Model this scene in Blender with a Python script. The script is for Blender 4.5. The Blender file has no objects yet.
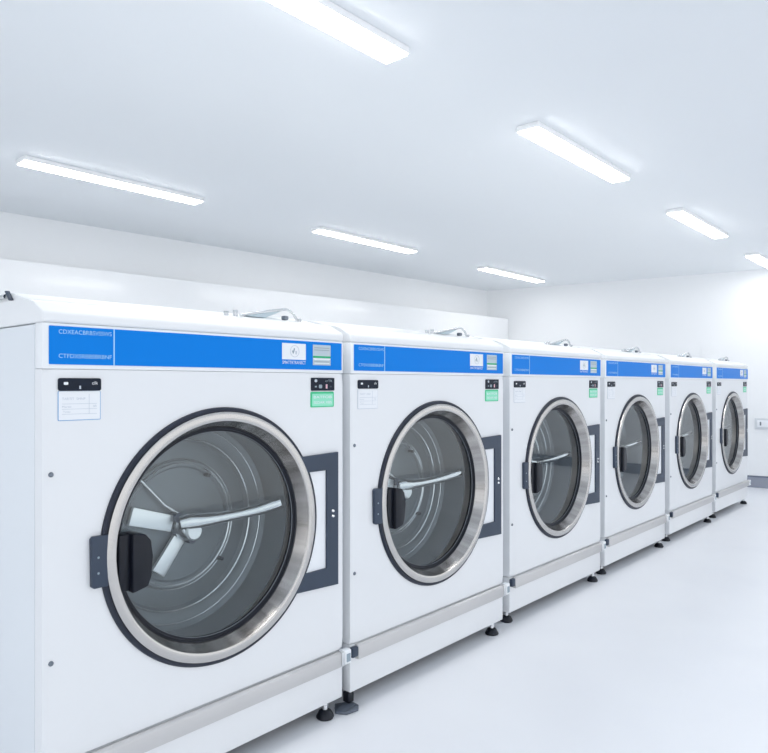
import bpy, bmesh, math
from mathutils import Vector, Matrix
C = bpy.context.scene.collection
PI = math.pi

# ------------------------------------------------------------------ materials
def pmat(name, col, rough=0.5, metal=0.0, emit=None, estr=0.0, aniso=0.0, coat=0.0, spec=None):
    m = bpy.data.materials.new(name); m.use_nodes = True
    b = m.node_tree.nodes['Principled BSDF']
    b.inputs['Base Color'].default_value = (*col, 1)
    b.inputs['Roughness'].default_value = rough
    b.inputs['Metallic'].default_value = metal
    b.inputs['Anisotropic'].default_value = aniso
    b.inputs['Coat Weight'].default_value = coat
    if spec is not None: b.inputs['Specular IOR Level'].default_value = spec
    if emit:
        b.inputs['Emission Color'].default_value = (*emit, 1)
        b.inputs['Emission Strength'].default_value = estr
    return m
def s2l(r, g, b):
    f = lambda c: (c/255/12.92) if c/255 <= .04045 else ((c/255+.055)/1.055)**2.4
    return (f(r), f(g), f(b))
def noise_on(m, scale, lo, hi, socket='Roughness', stretch=(1, 1, 1)):
    nt = m.node_tree; N = nt.nodes; b = N['Principled BSDF']
    tc = N.new('ShaderNodeTexCoord'); mp = N.new('ShaderNodeMapping'); mp.inputs['Scale'].default_value = stretch
    nz = N.new('ShaderNodeTexNoise'); nz.inputs['Scale'].default_value = scale; nz.inputs['Detail'].default_value = 4
    mr = N.new('ShaderNodeMapRange'); mr.inputs['From Min'].default_value = .3; mr.inputs['From Max'].default_value = .7
    mr.inputs['To Min'].default_value = lo; mr.inputs['To Max'].default_value = hi
    L = nt.links
    L.new(tc.outputs['Object'], mp.inputs['Vector']); L.new(mp.outputs['Vector'], nz.inputs['Vector'])
    L.new(nz.outputs['Fac'], mr.inputs['Value']); L.new(mr.outputs['Result'], b.inputs[socket])
def noise_col(m, scale, c1, c2, stretch=(1, 1, 1)):
    nt = m.node_tree; N = nt.nodes; b = N['Principled BSDF']
    tc = N.new('ShaderNodeTexCoord'); mp = N.new('ShaderNodeMapping'); mp.inputs['Scale'].default_value = stretch
    nz = N.new('ShaderNodeTexNoise'); nz.inputs['Scale'].default_value = scale; nz.inputs['Detail'].default_value = 5
    cr = N.new('ShaderNodeValToRGB')
    cr.color_ramp.elements[0].color = (*c1, 1); cr.color_ramp.elements[0].position = .35
    cr.color_ramp.elements[1].color = (*c2, 1); cr.color_ramp.elements[1].position = .65
    L = nt.links
    L.new(tc.outputs['Object'], mp.inputs['Vector']); L.new(mp.outputs['Vector'], nz.inputs['Vector'])
    L.new(nz.outputs['Fac'], cr.inputs['Fac']); L.new(cr.outputs['Color'], b.inputs['Base Color'])
def glass_mat():
    m = bpy.data.materials.new('door glass'); m.use_nodes = True
    nt = m.node_tree; N = nt.nodes; N.remove(N['Principled BSDF'])
    out = N['Material Output']
    tr = N.new('ShaderNodeBsdfTransparent'); tr.inputs['Color'].default_value = (.93, .955, .96, 1)
    gl = N.new('ShaderNodeBsdfGlossy'); gl.inputs['Roughness'].default_value = .03
    lw = N.new('ShaderNodeLayerWeight'); lw.inputs['Blend'].default_value = .5      # facing = 1 - |cos|
    pw = N.new('ShaderNodeMath'); pw.operation = 'POWER'; pw.inputs[1].default_value = 5
    fr = N.new('ShaderNodeMath'); fr.operation = 'MULTIPLY_ADD'; fr.inputs[1].default_value = .95; fr.inputs[2].default_value = .05
    mx = N.new('ShaderNodeMixShader')
    nt.links.new(lw.outputs['Facing'], pw.inputs[0]); nt.links.new(pw.outputs[0], fr.inputs[0])
    nt.links.new(fr.outputs[0], mx.inputs['Fac']); nt.links.new(tr.outputs['BSDF'], mx.inputs[1])
    nt.links.new(gl.outputs['BSDF'], mx.inputs[2]); nt.links.new(mx.outputs['Shader'], out.inputs['Surface'])
    return m

M = {}
M['paint'] = pmat('white enamel', (.83, .842, .858), .32)
noise_on(M['paint'], 14, .28, .38)
M['roof'] = pmat('white roof plastic', (.86, .87, .88), .4)
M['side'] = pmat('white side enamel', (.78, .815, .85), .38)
M['white'] = pmat('white print', (.87, .89, .92), .45)
M['frame'] = pmat('white trim', (.88, .90, .92), .35)
M['blue'] = pmat('blue fascia film', s2l(0, 128, 224), .35, spec=.12)
M['blueink'] = pmat('pale blue ink', s2l(165, 215, 250), .5)
M['bluelt'] = pmat('light blue outline', s2l(110, 165, 215), .5)
M['greytag'] = pmat('grey label', s2l(190, 205, 212), .5)
M['greyink'] = pmat('grey ink', s2l(150, 165, 175), .6)
M['paleink'] = pmat('pale grey ink', s2l(196, 204, 214), .6)
M['green'] = pmat('green sticker', s2l(60, 200, 140), .5)
M['greenlt'] = pmat('mint sticker', s2l(150, 232, 200), .5)
M['greenst'] = pmat('green stripe', s2l(20, 175, 115), .5)
M['navy'] = pmat('dark display', s2l(20, 30, 46), .35, spec=.2)
M['red'] = pmat('pink mark', s2l(235, 190, 200), .5)
M['rubber'] = pmat('dark rubber', s2l(38, 44, 58), .45, spec=.35)
M['gasket'] = pmat('black gasket', s2l(24, 28, 38), .38, spec=.35)
M['slate'] = pmat('slate grey plate', s2l(58, 69, 86), .42, spec=.35)
M['handle'] = pmat('black handle plastic', s2l(20, 24, 34), .36, spec=.3)
M['steel'] = pmat('brushed steel', (.56, .545, .53), .24, 1.0, aniso=.5)
nt = M['steel'].node_tree; tn = nt.nodes.new('ShaderNodeTangent'); tn.direction_type = 'RADIAL'; tn.axis = 'Y'
nt.links.new(tn.outputs['Tangent'], nt.nodes['Principled BSDF'].inputs['Tangent'])
M['steelcone'] = pmat('brushed cone with painted reflections', (.5, .5, .5), .22, 1.0)
def painted_reflections(m):                                     # bright and dark reflection streaks painted across the ring, plus uneven brushed roughness
    nt = m.node_tree; N = nt.nodes; L = nt.links; b = N['Principled BSDF']
    tc = N.new('ShaderNodeTexCoord'); v = N.new('ShaderNodeVectorMath'); v.operation = 'SUBTRACT'; v.inputs[1].default_value = (.4725, 0, .657)
    v2 = N.new('ShaderNodeVectorMath'); v2.operation = 'MULTIPLY'; v2.inputs[1].default_value = (1, 0, 1)
    v3 = N.new('ShaderNodeVectorMath'); v3.operation = 'NORMALIZE'
    n1 = N.new('ShaderNodeTexNoise'); n1.inputs['Scale'].default_value = 4.5; n1.inputs['Detail'].default_value = 8; n1.inputs['Roughness'].default_value = .65
    cr = N.new('ShaderNodeValToRGB'); cr.color_ramp.elements[0].position = .32; cr.color_ramp.elements[1].position = .68
    cr.color_ramp.elements[0].color = (.26, .25, .24, 1); cr.color_ramp.elements[1].color = (.62, .60, .585, 1)
    mr = N.new('ShaderNodeMapRange'); mr.inputs['To Min'].default_value = .12; mr.inputs['To Max'].default_value = .34
    L.new(tc.outputs['Object'], v.inputs[0]); L.new(v.outputs[0], v2.inputs[0]); L.new(v2.outputs[0], v3.inputs[0]); L.new(v3.outputs[0], n1.inputs['Vector'])
    L.new(n1.outputs['Fac'], cr.inputs['Fac']); L.new(cr.outputs['Color'], b.inputs['Base Color'])
    L.new(n1.outputs['Fac'], mr.inputs['Value']); L.new(mr.outputs['Result'], b.inputs['Roughness'])
painted_reflections(M['steelcone'])
M['bar'] = pmat('satin steel bar', (.64, .63, .625), .38, .7)
noise_on(M['bar'], 30, .32, .46, stretch=(.3, 20, 20))
M['chrome'] = pmat('chrome', (.78, .79, .80), .14, 1.0)
M['chromed'] = pmat('dull chrome', (.62, .64, .66), .25, 1.0)
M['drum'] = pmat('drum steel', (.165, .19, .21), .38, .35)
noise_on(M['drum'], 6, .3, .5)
M['drumring'] = pmat('drum ridge', (.78, .80, .81), .2, .8)
M['shoe'] = pmat('grey shoe plastic', s2l(92, 100, 112), .35)
M['edge'] = pmat('glass rim', s2l(128, 134, 140), .35, .3)
M['screw'] = pmat('screw steel', s2l(120, 128, 138), .35, .5)
M['arm'] = pmat('pale drum arm', (.90, .92, .93), .35, .85)
M['glass'] = glass_mat()
M['wall'] = pmat('white wall paint', (.84, .855, .87), .6)
noise_col(M['wall'], 1.2, (.895, .905, .915), (.905, .915, .925))
M['panelwall'] = pmat('glossy white panel', (.87, .88, .89), .10)
M['ceil'] = pmat('ceiling paint', (.80, .835, .87), .7)
noise_col(M['ceil'], .8, (.83, .86, .885), (.84, .868, .89))
M['floor'] = pmat('pale resin floor', (.80, .825, .87), .35)
noise_col(M['floor'], 2.2, (.845, .86, .895), (.865, .88, .91))
noise_on(M['floor'], 5, .28, .42)
M['base'] = pmat('grey baseboard', s2l(150, 155, 168), .5)
M['basecap'] = pmat('dark baseboard cap', s2l(110, 118, 136), .5)
M['lampbody'] = pmat('lamp housing', (.92, .925, .93), .5)
M['lamp'] = pmat('lamp diffuser', (.9, .9, .9), .5, emit=(1.0, .985, .965), estr=10.2)
M['boxgrey'] = pmat('grey plate', s2l(214, 218, 222), .5)
M['inkdark'] = pmat('dark slot', s2l(120, 128, 138), .5)
M['underside'] = pmat('dark underside', s2l(60, 66, 76), .6)

# ------------------------------------------------------------------ mesh builder
class MB:
    def __init__(s): s.bm = bmesh.new(); s.mats = []
    def mi(s, m):
        if m not in s.mats: s.mats.append(m)
        return s.mats.index(m)
    def merge(s, t, m, smooth=False):
        k = s.mi(m)
        bmesh.ops.recalc_face_normals(t, faces=t.faces)
        for f in t.faces: f.material_index = k; f.smooth = smooth
        me = bpy.data.meshes.new('tmp'); t.to_mesh(me); t.free()
        s.bm.from_mesh(me); bpy.data.meshes.remove(me)
    def box(s, x0, x1, y0, y1, z0, z1, m, bev=0, seg=2):
        t = bmesh.new(); bmesh.ops.create_cube(t, size=1)
        for v in t.verts:
            v.co = Vector(((x0+x1)/2+v.co.x*(x1-x0), (y0+y1)/2+v.co.y*(y1-y0), (z0+z1)/2+v.co.z*(z1-z0)))
        if bev: bmesh.ops.bevel(t, geom=list(t.edges), offset=bev, segments=seg, profile=.5, affect='EDGES')
        s.merge(t, m, bool(bev)); return s
    def prism(s, pts, a0, a1, m, axis='Y', bev=0, seg=2):
        """extrude a polygon; axis Y: pts are (x,z); axis X: pts are (y,z); axis Z: pts are (x,y)"""
        P = {'Y': lambda p, a: (p[0], a, p[1]), 'X': lambda p, a: (a, p[0], p[1]), 'Z': lambda p, a: (p[0], p[1], a)}[axis]
        t = bmesh.new()
        A = [t.verts.new(P(p, a0)) for p in pts]; B = [t.verts.new(P(p, a1)) for p in pts]
        n = len(pts)
        t.faces.new(A); t.faces.new(B[::-1])
        for i in range(n): t.faces.new((A[i], A[(i+1) % n], B[(i+1) % n], B[i]))
        if bev: bmesh.ops.bevel(t, geom=list(t.edges), offset=bev, segments=seg, profile=.5, affect='EDGES')
        s.merge(t, m, bool(bev)); return s
    def lathe(s, prof, c, m, axis='Y', n=96, closed=True):
        """revolve (radius, offset) profile about the axis through c"""
        t = bmesh.new(); rings = []
        for r, o in prof:
            ring = []
            if r < 1e-6:
                v = t.verts.new((0, 0, 0)); v.co = {'Y': Vector((c[0], c[1]+o, c[2])), 'Z': Vector((c[0], c[1], c[2]+o))}[axis]; ring = [v]
            else:
                for i in range(n):
                    a = 2*PI*i/n; u, w = r*math.cos(a), r*math.sin(a)
                    ring.append(t.verts.new((c[0]+u, c[1]+o, c[2]+w) if axis == 'Y' else (c[0]+u, c[1]+w, c[2]+o)))
            rings.append(ring)
        prs = list(zip(rings, rings[1:]))
        if closed: prs.append((rings[-1], rings[0]))
        for a, b in prs:
            if len(a) == 1 and len(b) == 1: continue
            for i in range(n):
                j = (i+1) % n
                if len(a) == 1: t.faces.new((a[0], b[j], b[i]))
                elif len(b) == 1: t.faces.new((a[i], a[j], b[0]))
                else: t.faces.new((a[i], a[j], b[j], b[i]))
        s.merge(t, m, True); return s
    def tube(s, pts, r, m, n=12):
        t = bmesh.new(); pts = [Vector(p) for p in pts]; rad = r if isinstance(r, (list, tuple)) else [r]*len(pts)
        rings = []
        for k, p in enumerate(pts):
            d = (pts[min(k+1, len(pts)-1)]-pts[max(k-1, 0)]).normalized()
            up = Vector((0, 0, 1)) if abs(d.z) < .9 else Vector((0, 1, 0))
            u = d.cross(up).normalized(); w = u.cross(d)
            rings.append([t.verts.new(p+(u*math.cos(2*PI*i/n)+w*math.sin(2*PI*i/n))*rad[k]) for i in range(n)])
        for a, b in zip(rings, rings[1:]):
            for i in range(n): t.faces.new((a[i], a[(i+1) % n], b[(i+1) % n], b[i]))
        t.faces.new(rings[0]); t.faces.new(rings[-1][::-1])
        s.merge(t, m, True); return s
    def cyl(s, c, r, y0, y1, m, n=24):
        return s.lathe([(0, y0), (r, y0), (r, y1), (0, y1)], (c[0], 0, c[1]), m, n=n, closed=False)
    def text(s, body, x0, x1, zc, h, y, m):
        cu = bpy.data.curves.new('t', 'FONT'); cu.body = body; cu.size = 1
        o = bpy.data.objects.new('t', cu); C.objects.link(o)
        dg = bpy.context.evaluated_depsgraph_get(); dg.update()
        me = bpy.data.meshes.new_from_object(o.evaluated_get(dg))
        bpy.data.objects.remove(o); bpy.data.curves.remove(cu)
        xs = [v.co.x for v in me.vertices]; ys = [v.co.y for v in me.vertices]
        ax, bx, ay, by = min(xs), max(xs), min(ys), max(ys)
        for v in me.vertices:
            v.co = Vector((x0+(v.co.x-ax)/(bx-ax)*(x1-x0), y, zc+((v.co.y-ay)/(by-ay)-.5)*h))
        t = bmesh.new(); t.from_mesh(me); bpy.data.meshes.remove(me)
        k = s.mi(m)
        for f in t.faces: f.material_index = k
        me = bpy.data.meshes.new('tmp'); t.to_mesh(me); t.free(); s.bm.from_mesh(me); bpy.data.meshes.remove(me)
        return s
    def build(s, name, parent=None, loc=None):
        me = bpy.data.meshes.new(name); s.bm.to_mesh(me); s.bm.free()
        for m in s.mats: me.materials.append(m)
        me.set_sharp_from_angle(angle=math.radians(32))
        o = bpy.data.objects.new(name, me); C.objects.link(o)
        if parent: o.parent = parent
        if loc: o.location = loc
        return o
def rrect(x0, x1, z0, z1, r, n=5):
    P = []
    for cx, cz, a in ((x1-r, z1-r, 0), (x0+r, z1-r, 90), (x0+r, z0+r, 180), (x1-r, z0+r, 270)):
        for i in range(n+1):
            t = math.radians(a+90*i/n); P.append((cx+r*math.cos(t), cz+r*math.sin(t)))
    return P
def tag(o, label, cat, group=None, kind=None):
    o['label'] = label; o['category'] = cat
    if group: o['group'] = group
    if kind: o['kind'] = kind
def struct(name, mb):
    o = mb.build(name); o['kind'] = 'structure'; return o

# ------------------------------------------------------------------ the room
HC = 2.25
B0, B1 = Vector((-3.6, 3.735)), Vector((6.78, 3.21))        # back wall line (slightly out of square)
F1 = Vector((7.80, -3.40))                                   # far wall runs from B1 to F1
def slab(a, b, z0, z1, th, m, mb=None):
    """a wall of thickness th standing on the segment a-b, the thickness to the left of a->b"""
    d = (b-a).normalized(); n = Vector((-d.y, d.x))*th
    mb = mb or MB()
    mb.prism([tuple(a), tuple(b), tuple(b+n), tuple(a+n)], z0, z1, m, 'Z'); return mb
bd = (B1-B0).normalized(); fd = (F1-B1).normalized()
struct('wall_back', slab(B0, B1+bd*.3, 0, HC, .12, M['wall']))
struct('wall_far', slab(B1-fd*.0, F1, 0, HC, .12, M['wall']))
struct('floor', MB().box(-3.7, 8.2, -3.5, 3.9, -.1, 0, M['floor']))
struct('ceiling', MB().box(-3.7, 8.2, -3.5, 3.9, HC, HC+.1, M['ceil']))
# low glossy white partition running along the back wall, under the bare strip of wall
nb = Vector((bd.y, -bd.x))
pa, pb = B0+nb*.30+bd*.02, B1+nb*.30+bd*.02
struct('wall_partition', slab(pa, pb, 0, 1.878, .26, M['panelwall']))
# far wall: baseboard, two flush panels
def on_far(y):                                               # point of the far wall's face at world y
    t = (y-B1.y)/(F1.y-B1.y); return B1+(F1-B1)*t
nf = Vector((fd.y, -fd.x))                                   # into the room
def far_slab(y0, y1, z0, z1, th, m, mb=None, off=.0015):
    a, b = on_far(y0)+nf*off, on_far(y1)+nf*off
    mb = mb or MB(); mb.prism([tuple(a), tuple(b), tuple(b+nf*th), tuple(a+nf*th)], z0, z1, m, 'Z'); return mb
bb = far_slab(2.85, -3.3, .001, .108, .012, M['base']); far_slab(2.85, -3.3, .108, .122, .016, M['basecap'], bb)
struct('baseboard_far', bb)
struct('trim_1', far_slab(.742, .3485, .124, 1.505, .012, M['wall']))
struct('trim_2', far_slab(.348, -1.2, .124, 1.53, .014, M['wall']))

# grey framed white plate on the far wall
wp = bpy.data.objects.new('wall_plate', None); C.objects.link(wp)
p0 = on_far(.06)+nf*.0162; wp.location = (p0.x, p0.y, .605); wp.rotation_euler = (0, 0, math.atan2(fd.y, fd.x)+PI)
# local: +x runs back along the wall (towards the machines), -y ... room side is local +y or -y depending on winding
def room_sign():
    v = Matrix.Rotation(wp.rotation_euler.z, 3, 'Z') @ Vector((0, 1, 0)); return 1 if v.x*nf.x+v.y*nf.y > 0 else -1
sg = room_sign()
def wbox(mb, x0, x1, d0, d1, z0, z1, m, bev=0):
    y0, y1 = sorted((sg*d0, sg*d1)); return mb.box(x0, x1, y0, y1, z0, z1, m, bev)
wbox(MB(), -.19, .19, 0, .022, 0, .112, M['boxgrey'], .004).build('frame', wp)
wbox(MB(), -.165, .165, .0222, .030, .022, .092, M['white'], .003).build('face', wp)
for x in (.135, -.03, -.135):
    wbox(MB(), x-.007, x+.007, .0302, .034, .040, .078, M['inkdark'], .002).build('slot', wp)
tag(wp, 'small grey framed white plate on the far wall, cut by the right edge', 'wall plate')

# ------------------------------------------------------------------ ceiling lamps
def lamp(x0, x1, yc, label):
    e = bpy.data.objects.new('ceiling_light', None); C.objects.link(e)
    e.location = ((x0+x1)/2, yc, HC)
    h = (x1-x0)/2; w = .056
    MB().box(-h, h, -w, w, -.026, -.0005, M['lampbody'], .003).build('housing', e)
    MB().prism([(-w+.003, -.0265), (w-.003, -.0265), (w-.008, -.0315), (-w+.008, -.0315)], -h+.008, h-.008, M['lamp'], 'X').build('diffuser', e)
    tag(e, label, 'ceiling light', 'tube lights on the ceiling')
    return e
lamp(.06, 1.215, -.005, 'long white tube light above the machine fronts, nearest the camera, cut by the top edge')
lamp(2.115, 3.17, -.01, 'tube light above the machine fronts, second from the camera in its row')
lamp(4.115, 5.17, .01, 'tube light above the machine fronts, third from the camera in its row')
lamp(6.19, 7.05, .03, 'farthest tube light above the machine fronts, cut by the right edge near the far wall')
lamp(.785, 1.865, 2.20, 'tube light in the back row, leftmost, nearest the camera')
lamp(2.90, 4.05, 2.22, 'tube light in the back row, the middle one of three')
lamp(5.17, 6.37, 2.235, 'tube light in the back row, farthest, close to the room corner')

# ------------------------------------------------------------------ the laundry machine
X0, X1 = -.008, .941
DX, DZ = .4725, .657
def part(mb, name, parent): return mb.build(name, parent)
def make_machine():
    R = bpy.data.objects.new('laundry_machine', None); C.objects.link(R)
    # cabinet shell
    b = MB(); b.box(X0, X0+.012, .040, .88, .050, 1.206, M['side'], .003); b.box(X1-.012, X1, .040, .88, .050, 1.206, M['side'], .003)
    b.box(X0+.012, X1-.012, .868, .88, .05, 1.206, M['side']); b.box(X0+.012, X1-.012, .04, .868, .05, .062, M['underside'])
    part(b, 'cabinet', R)
    # front panel with round opening
    b = MB(); t = bmesh.new(); zr0, zr1, rr = .2100, 1.1035, .328
    angs = sorted([2*PI*i/96 for i in range(96)]+[math.atan2(z-DZ, x-DX) % (2*PI) for x in (X0, X1) for z in (zr0, zr1)])
    fr = {}
    for y in (0, .036):
        I, O = [], []
        for a in angs:
            c, s = math.cos(a), math.sin(a)
            k = min([(X1-DX)/c if c > 1e-9 else (X0-DX)/c if c < -1e-9 else 9, (zr1-DZ)/s if s > 1e-9 else (zr0-DZ)/s if s < -1e-9 else 9])
            I.append(t.verts.new((DX+rr*c, y, DZ+rr*s))); O.append(t.verts.new((DX+k*c, y, DZ+k*s)))
        fr[y] = (I, O)
    n = len(angs)
    for i in range(n):
        j = (i+1) % n
        for y in (0, .036): I, O = fr[y]; t.faces.new((I[i], I[j], O[j], O[i]))
        t.faces.new((fr[0][0][i], fr[0][0][j], fr[.036][0][j], fr[.036][0][i])); t.faces.new((fr[0][1][i], fr[0][1][j], fr[.036][1][j], fr[.036][1][i]))
    fo = set(fr[0][1])
    ed = [e for e in t.edges if e.verts[0] in fo and e.verts[1] in fo]
    bmesh.ops.bevel(t, geom=ed, offset=.007, segments=3, profile=.5, affect='EDGES')
    b.merge(t, M['paint'], True); fp = part(b, 'front_panel', R)
    for z in (.866, .441):
        part(MB().lathe([(0, -.004), (.003, -.004), (.0055, -.002), (.006, 0), (0, 0)], (.012, -.0004, z), M['screw'], n=16, closed=False), 'screw', fp)
    # kick panel
    part(MB().box(X0, X1, .0, .038, .050, .2065, M['paint'], .004), 'kick_panel', R)
    # steel bar with end pieces
    br = part(MB().prism([(-.0005, .2070), (-.010, .2070), (-.018, .201), (-.018, .1590), (-.0005, .1590)], X0+.022, .918, M['bar'], 'X', .0015), 'trim_bar', R)
    part(MB().box(X0-.006, X0+.0215, -.018, -.0005, .170, .2035, M['slate'], .004), 'end_cap', br)
    q = MB(); q.box(.9185, .928, -.022, -.0005, .160, .2085, M['chrome'], .003); q.box(.9285, .957, -.026, -.0005, .164, .2095, M['frame'], .004)
    q.box(.934, .951, -.0275, -.0262, .172, .198, M['greyink'])
    part(q, 'end_bracket', br)
    # roof and raised lid
    rf = part(MB().prism([(0, 1.2085), (-.004, 1.213), (-.004, 1.230), (.000, 1.236), (.050, 1.259), (.072, 1.265), (.106, 1.269), (.87, 1.271), (.878, 1.2085)][::-1], X0, X1, M['roof'], 'X', .0045, 3), 'roof', R)
    part(MB().prism([(.115, 1.2705), (.200, 1.292), (.80, 1.294), (.83, 1.2735)][::-1], .004, .934, M['roof'], 'X', .002), 'lid', rf)
    # bent rail on the lid
    q = MB(); q.tube([(.640, .142, 1.281), (.69, .142, 1.292), (.76, .142, 1.304), (.806, .142, 1.311), (.822, .142, 1.313), (.838, .142, 1.311), (.856, .142, 1.300), (.870, .142, 1.282)], .0046, M['chromed'])
    q.prism([(.66, 1.281), (.74, 1.281), (.798, 1.303), (.800, 1.307)], .145, .180, M['greytag'], 'Y')
    rl = part(q, 'lid_rail', R)
    part(MB().box(.810, .828, .134, .152, 1.279, 1.292, M['screw'], .003), 'clip', rl)
    for x, z in ((.588, 1.285), (.622, 1.290), (.880, 1.282)):
        part(MB().lathe([(0, 0), (.007, 0), (.007, z-1.277), (.0085, z-1.277), (.0075, z-1.277+.005), (0, z-1.277+.006)], (x, .142, 1.2765), M['chromed'], 'Z', 14, False), 'bolt', rl)
    # fascia
    fa = part(MB().box(X0, X1, -.003, .038, 1.1043, 1.2081, M['frame'], .003), 'console', R)
    b = MB(); b.prism(rrect(.006, .932, 1.1145, 1.2015, .002), -.0055, -.0032, M['blue'], 'Y'); part(b, 'blue_fascia', fa)
    part(MB().box(.1565, .1595, -.0062, -.0056, 1.1145, 1.2015, M['blueink']), 'divider', fa)
    part(MB().text('CDXEACBRBSVSSWS', .027, .152, 1.1890, .0095, -.0060, M['blueink']), 'lettering', fa)
    part(MB().text('CTFDXSRBBSBRBNF', .027, .152, 1.1340, .0095, -.0060, M['blueink']), 'lettering', fa)
    b = MB(); b.box(.681, .775, -.0064, -.0056, 1.1435, 1.1925, M['white'])
    b.lathe([(.0165, -.0069), (.0180, -.0069), (.0180, -.0065), (.0165, -.0065)], (.7300, 0, 1.1690), M['paleink'], n=40)
    b.prism([(.722, 1.162), (.726, 1.162), (.731, 1.177), (.727, 1.179)], -.0069, -.0065, M['greyink'], 'Y')
    b.prism([(.733, 1.160), (.738, 1.160), (.738, 1.170), (.733, 1.170)], -.0069, -.0065, M['paleink'], 'Y')
    b.box(.720, .724, -.0069, -.0065, 1.165, 1.171, M['greyink'])
    b.text('SMATTRTRANSCT', .682, .775, 1.1350, .0095, -.0062, M['white'])
    part(b, 'logo_label', fa)
    b = MB(); b.box(.805, .881, -.0064, -.0056, 1.129, 1.1925, M['greytag'])
    b.box(.805, .881, -.0069, -.0065, 1.1515, 1.1575, M['greenst'])
    for z, h, m in ((1.182, .0022, 'greyink'), (1.175, .0022, 'greyink'), (1.168, .0022, 'paleink'), (1.145, .0018, 'white'), (1.139, .0018, 'greyink'), (1.134, .0018, 'white')):
        b.box(.811, .875, -.0068, -.0065, z, z+h, M[m])
    b.box(.807, .879, -.0068, -.0065, 1.1465, 1.1505, M['white'])
    part(b, 'service_label', fa)
    # left tag
    lt = part(MB().prism(rrect(.027, .127, 1.0545, 1.0835, .005), -.004, -.0003, M['navy'], 'Y'), 'coin_display', R)
    part(MB().prism(rrect(.039, .049, 1.068, 1.0745, .002), -.0046, -.0041, M['white'], 'Y'), 'icon', lt)
    part(MB().box(.0745, .0785, -.0046, -.0041, 1.0585, 1.066, M['paleink']), 'icon', lt)
    part(MB().text('clk', .105, .119, 1.0725, .0075, -.0044, M['white']), 'icon', lt)
    b = MB(); b.prism(rrect(.027, .127, .986, 1.054, .003), -.0012, -.0003, M['bluelt'], 'Y'); b.prism(rrect(.0285, .1255, .9875, 1.0535, .002), -.0018, -.0012, M['white'], 'Y')
    b.text('TARTIT  SMNP', .036, .090, 1.036, .0055, -.0021, M['paleink']); b.text('Mertis', .036, .057, 1.018, .0045, -.0021, M['paleink'])
    b.text('AR', .108, .117, 1.0185, .005, -.0021, M['paleink']); b.text('Tests', .038, .055, 1.0065, .004, -.0021, M['paleink'])
    for z in (1.024, 1.012, 1.0005): b.box(.036, .118, -.0021, -.0018, z, z+.0008, M['paleink'])
    b.box(.0985, .0993, -.0021, -.0018, 1.0, 1.047, M['paleink'])
    part(b, 'instruction_card', R)
    # right display and green sticker
    rd = part(MB().prism(rrect(.8015, .9005, 1.049, 1.0895, .003), -.004, -.0003, M['navy'], 'Y'), 'status_display', R)
    part(MB().prism(rrect(.814, .825, 1.0755, 1.0845, .004), -.0046, -.0041, M['paleink'], 'Y'), 'icon', rd)
    part(MB().text('crTR', .860, .890, 1.080, .007, -.0044, M['greyink']), 'icon', rd)
    part(MB().prism(rrect(.832, .846, 1.0565, 1.068, .004), -.0046, -.0041, M['greyink'], 'Y'), 'icon', rd)
    part(MB().box(.862, .869, -.0046, -.0041, 1.0555, 1.069, M['red']), 'icon', rd)
    part(MB().box(.815, .823, -.0046, -.0041, 1.0595, 1.064, M['greyink']), 'icon', rd)
    part(MB().box(.880, .888, -.0046, -.0041, 1.0595, 1.064, M['slate']), 'icon', rd)
    b = MB(); b.prism(rrect(.7995, .9005, .997, 1.0455, .004), -.0014, -.0003, M['green'], 'Y'); b.prism(rrect(.8055, .8955, 1.0005, 1.0395, .003), -.0020, -.0014, M['greenlt'], 'Y')
    b.text('BATFOB', .812, .890, 1.029, .008, -.0023, M['white']); b.text('SEDAR XBS', .812, .890, 1.012, .008, -.0023, M['white'])
    part(b, 'green_sticker', R)
    # hinge plate
    arc = lambda z: DX+math.sqrt(.334**2-(z-DZ)**2)
    az = lambda z0, z1, n: [(arc(z0+(z1-z0)*i/n), z0+(z1-z0)*i/n) for i in range(n+1)]
    hp = part(MB().prism([(.912, .8515), (.912, .4265)]+az(.436, .487, 4)+[(.862, .487), (.862, .7975)]+az(.7975, .8465, 4), -.010, -.0003, M['slate'], 'Y'), 'hinge_plate', R)
    part(MB().prism([(.8615, .7970), (.8615, .4875)]+az(.4875, .7970, 14), -.0035, -.0003, M['white'], 'Y'), 'hinge_window', R)
    for z in (.665, .649): part(MB().lathe([(0, -.0135), (.004, -.0135), (.0055, -.0102), (0, -.0102)], (.888, 0, z), M['chrome'], n=14, closed=False), 'bolt', hp)
    # keeper block outside the ring
    kp = part(MB().prism([(.099, .706), (.104, .712), (.141, .712), (.137, .650), (.141, .590), (.106, .590), (.101, .595)], -.0130, -.0003, M['slate'], 'Y', .0015), 'latch_keeper', R)
    for z in (.662, .625): part(MB().lathe([(0, -.0150), (.002, -.0150), (.003, -.0132), (0, -.0132)], (.116, 0, z), M['greyink'], n=12, closed=False), 'screw', kp)
    # door
    c = (DX, 0, DZ)
    d = part(MB().lathe([(.3375, -.0075), (.3365, -.0125), (.333, -.0145), (.3150, -.0145), (.3120, -.0130), (.3110, -.0110), (.316, -.006)], c, M['steel'], n=128), 'door', R)
    part(MB().lathe([(.3108, -.0108), (.2935, .0250), (.2985, .0265), (.3150, -.0055)], c, M['steelcone'], n=128), 'bezel', d)
    part(MB().lathe([(.3495, -.0005), (.3495, -.003), (.3475, -.0068), (.344, -.0085), (.3380, -.0078), (.3300, -.0050), (.3295, -.0005)], c, M['rubber'], n=128), 'rim_seal', d)
    part(MB().lathe([(.2932, .0250), (.2905, .0240), (.2878, .0262), (.2872, .0300), (.2850, .0305), (.2840, .0325), (.2820, .0335), (.2812, .0355), (.2812, .0440), (.2990, .0440), (.2990, .0268), (.2932, .0268)], c, M['gasket'], n=128), 'glass_seal', d)
    part(MB().lathe([(.2826, .0338), (.2815, .0328), (.2804, .0338), (.2815, .0348)], c, M['edge'], n=128), 'glass_edge', d)
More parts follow.
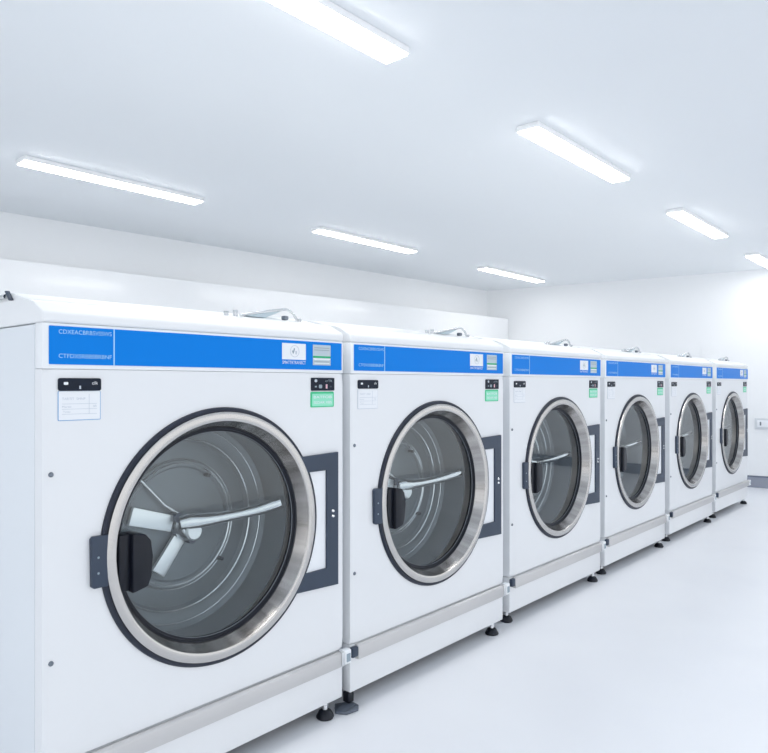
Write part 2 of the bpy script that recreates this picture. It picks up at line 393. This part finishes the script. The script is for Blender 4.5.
    part(MB().lathe([(0, .0365), (.2805, .0365), (.2805, .0380), (0, .0380)], c, M['glass'], n=96, closed=False), 'door_glass', d)
    part(MB().box(.168, .1970, -.012, .035, .566, .704, M['handle'], .004), 'handle_base', d)
    q = MB(); q.prism([(.1975, .704), (.232, .700), (.247, .682), (.250, .645), (.248, .594), (.238, .570), (.1975, .560)], -.024, .035, M['handle'], 'Y', .004)
    part(q, 'handle', d)
    # drum
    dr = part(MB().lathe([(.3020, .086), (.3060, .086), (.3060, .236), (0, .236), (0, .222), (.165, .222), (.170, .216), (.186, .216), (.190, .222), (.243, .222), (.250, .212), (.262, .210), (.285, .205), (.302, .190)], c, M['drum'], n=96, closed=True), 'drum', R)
    for r, w, y in ((.179, .0030, .214), (.1915, .0018, .218), (.252, .0028, .208), (.287, .0016, .200)):
        part(MB().lathe([(r-w, y), (r, y-w), (r+w, y), (r, y+w)], c, M['drumring'], n=96), 'ridge', dr)
    hx, hz = .487, .650
    sp = MB()
    for ex, ez, r0, w in ((.312, .704, .048, .0235), (.396, .528, .040, .0205)):
        v = Vector((ex-hx, ez-hz)); L = v.length; v /= L; s_ = Vector((-v.y, v.x))*w
        o = Vector((hx, hz)); a, e = o+v*r0, o+v*L
        sp.prism([tuple(a+s_), tuple(e+s_*1.08), tuple(e-s_*1.08), tuple(a-s_)], .196, .209, M['arm'], 'Y', .002)
    part(sp, 'drum_arm', dr)
    part(MB().tube([(hx-.01, .203, hz+.03), (.42, .205, .72), (.345, .206, .80)], .004, M['drumring']), 'drum_rod', dr)
    part(MB().tube([(.462, .190, .664), (.480, .180, .668), (.52, .178, .664), (.58, .172, .664), (.65, .160, .668), (.71, .145, .675), (.772, .112, .693)], [.024, .027, .025, .0185, .0165, .0185, .023], M['chrome'], 16), 'drum_shaft', dr)
    part(MB().lathe([(0, .172), (.027, .170), (.036, .177), (.041, .190), (.041, .2155), (0, .2155)], (hx, 0, hz), M['chromed'], n=40, closed=False).cyl((hx-.032, hz+.030), .014, .185, .2155, M['slate']).cyl((hx+.016, hz-.043), .011, .19, .2155, M['slate']), 'drum_hub', dr)
    part(MB().lathe([(0, .163), (.022, .162), (.026, .166), (.026, .1695), (0, .1715)], (hx+.006, 0, hz-.012), M['arm'], n=32, closed=False), 'hub_cap', dr)
    for x, z in ((.565, .793), (.612, .530)):
        part(MB().cyl((x, z), .006, .196, .218, M['gasket'], 14), 'drum_bolt', dr)
    # feet
    for x, y in ((.022, .035), (.880, .018), (.022, .83), (.885, .83)): foot(x, y, R)
    return R
def foot(x, y, R):
    f = part(MB().lathe([(0, 0), (.027, 0), (.029, .004), (.027, .010), (.020, .022), (.012, .027), (0, .027)], (x, y, 0), M['gasket'], 'Z', 28, False), 'foot', R)
    part(MB().lathe([(0, .0275), (.0095, .0275), (.0095, .0475), (0, .0475)], (x, y, 0), M['chrome'], 'Z', 16, False), 'stud', f)
    return f
def copy_tree(o, parent=None):
    c = o.copy(); C.objects.link(c)
    if parent: c.parent = parent
    for ch in list(o.children): copy_tree(ch, c)
    return c
offs = [(0, 0), (.985, 0), (2.024, .021), (3.058, .033), (4.132, .046), (5.214, .057)]   # the row is not quite straight
labels = ['white front loading laundry machine nearest the camera, its left side cut by the frame',
          'white laundry machine second from the camera, with a flat wedge shoe under its left corner',
          'white laundry machine third from the camera in the row',
          'white laundry machine fourth from the camera, third from the far end of the row',
          'white laundry machine next to last towards the far wall, fifth from the camera',
          'white laundry machine at the far end of the row, smallest in the picture']
proto = make_machine()
ms = [proto]+[copy_tree(proto) for _ in offs[1:]]
for o, (x, y), l in zip(ms, offs, labels):
    o.location = (x, y, 0); tag(o, l, 'laundry machine', 'laundry machines standing in a row')
# rail end seen at the left edge, on the first machine's roof
r0 = [ch for ch in proto.children if ch.name.startswith('roof')][0]
part(MB().prism([(.186, 1.2715), (.212, 1.297), (.221, 1.297), (.195, 1.2715)][::-1], -.006, .0035, M['slate'], 'X', .001), 'lid_end_cap', r0)
part(MB().tube([(-.001, .224, 1.284), (-.001, .40, 1.285), (-.001, .72, 1.285), (.01, .76, 1.279)], .006, M['chrome']), 'side_rail', r0)
# only the nearest card has a clear blue outline
pale = None
for o in ms[1:]:
    for ch in o.children:
        if ch.name.startswith('instruction_card'):
            if pale is None:
                pale = ch.data.copy()
                for i, m in enumerate(pale.materials):
                    if m == M['bluelt']: pale.materials[i] = M['paleink']
            ch.data = pale
# the second machine stands on a wedge shoe at its front left corner
mb = MB(); mb.prism([(-.070, .008), (-.050, -.026), (-.004, -.034), (.016, -.016), (.020, .018), (-.030, .050)], 0.0005, .010, M['shoe'], 'Z', .003)
mb.prism([(-.058, .0105), (-.014, .0135), (.002, .0150), (.014, .0105)], -.016, .026, M['shoe'], 'Y', .001); mb.box(-.012, .014, .004, .030, .016, .0495, M['gasket'], .002)
ws = mb.build('wedge_shoe', ms[1]); ws.location = (.0, .0, 0)
ws['label'] = 'grey flat wedge shoe'
for ch in list(ms[1].children):
    if ch.name.startswith('foot') and ch.data.vertices[0].co.x < .1 and ch.data.vertices[0].co.y < .1:
        for g in list(ch.children): g.parent = ws
        bpy.data.objects.remove(ch)

# ------------------------------------------------------------------ daylight, camera, view
w = bpy.data.worlds.new('world'); bpy.context.scene.world = w; w.use_nodes = True
w.node_tree.nodes['Background'].inputs['Color'].default_value = (.93, .96, 1.0, 1)
w.node_tree.nodes['Background'].inputs['Strength'].default_value = .72
cam = bpy.data.cameras.new('camera'); co = bpy.data.objects.new('camera', cam); C.objects.link(co)
co.location = (-.658, -1.587, 1.07); co.rotation_euler = (PI/2, 0, math.radians(41.3384-90))
cam.sensor_width = 36; cam.lens = 36*690/768; cam.shift_y = 7.5/768; cam.clip_start = .05
sc = bpy.context.scene; sc.camera = co
sc.view_settings.view_transform = 'Standard'; sc.view_settings.look = 'None'
sc.view_settings.gamma = 1; sc.view_settings.use_curve_mapping = False
sc.view_settings.exposure = .9
sc.cycles.use_denoising = True
sc.cycles.max_bounces = 14; sc.cycles.diffuse_bounces = 8; sc.cycles.glossy_bounces = 6; sc.cycles.transparent_max_bounces = 12
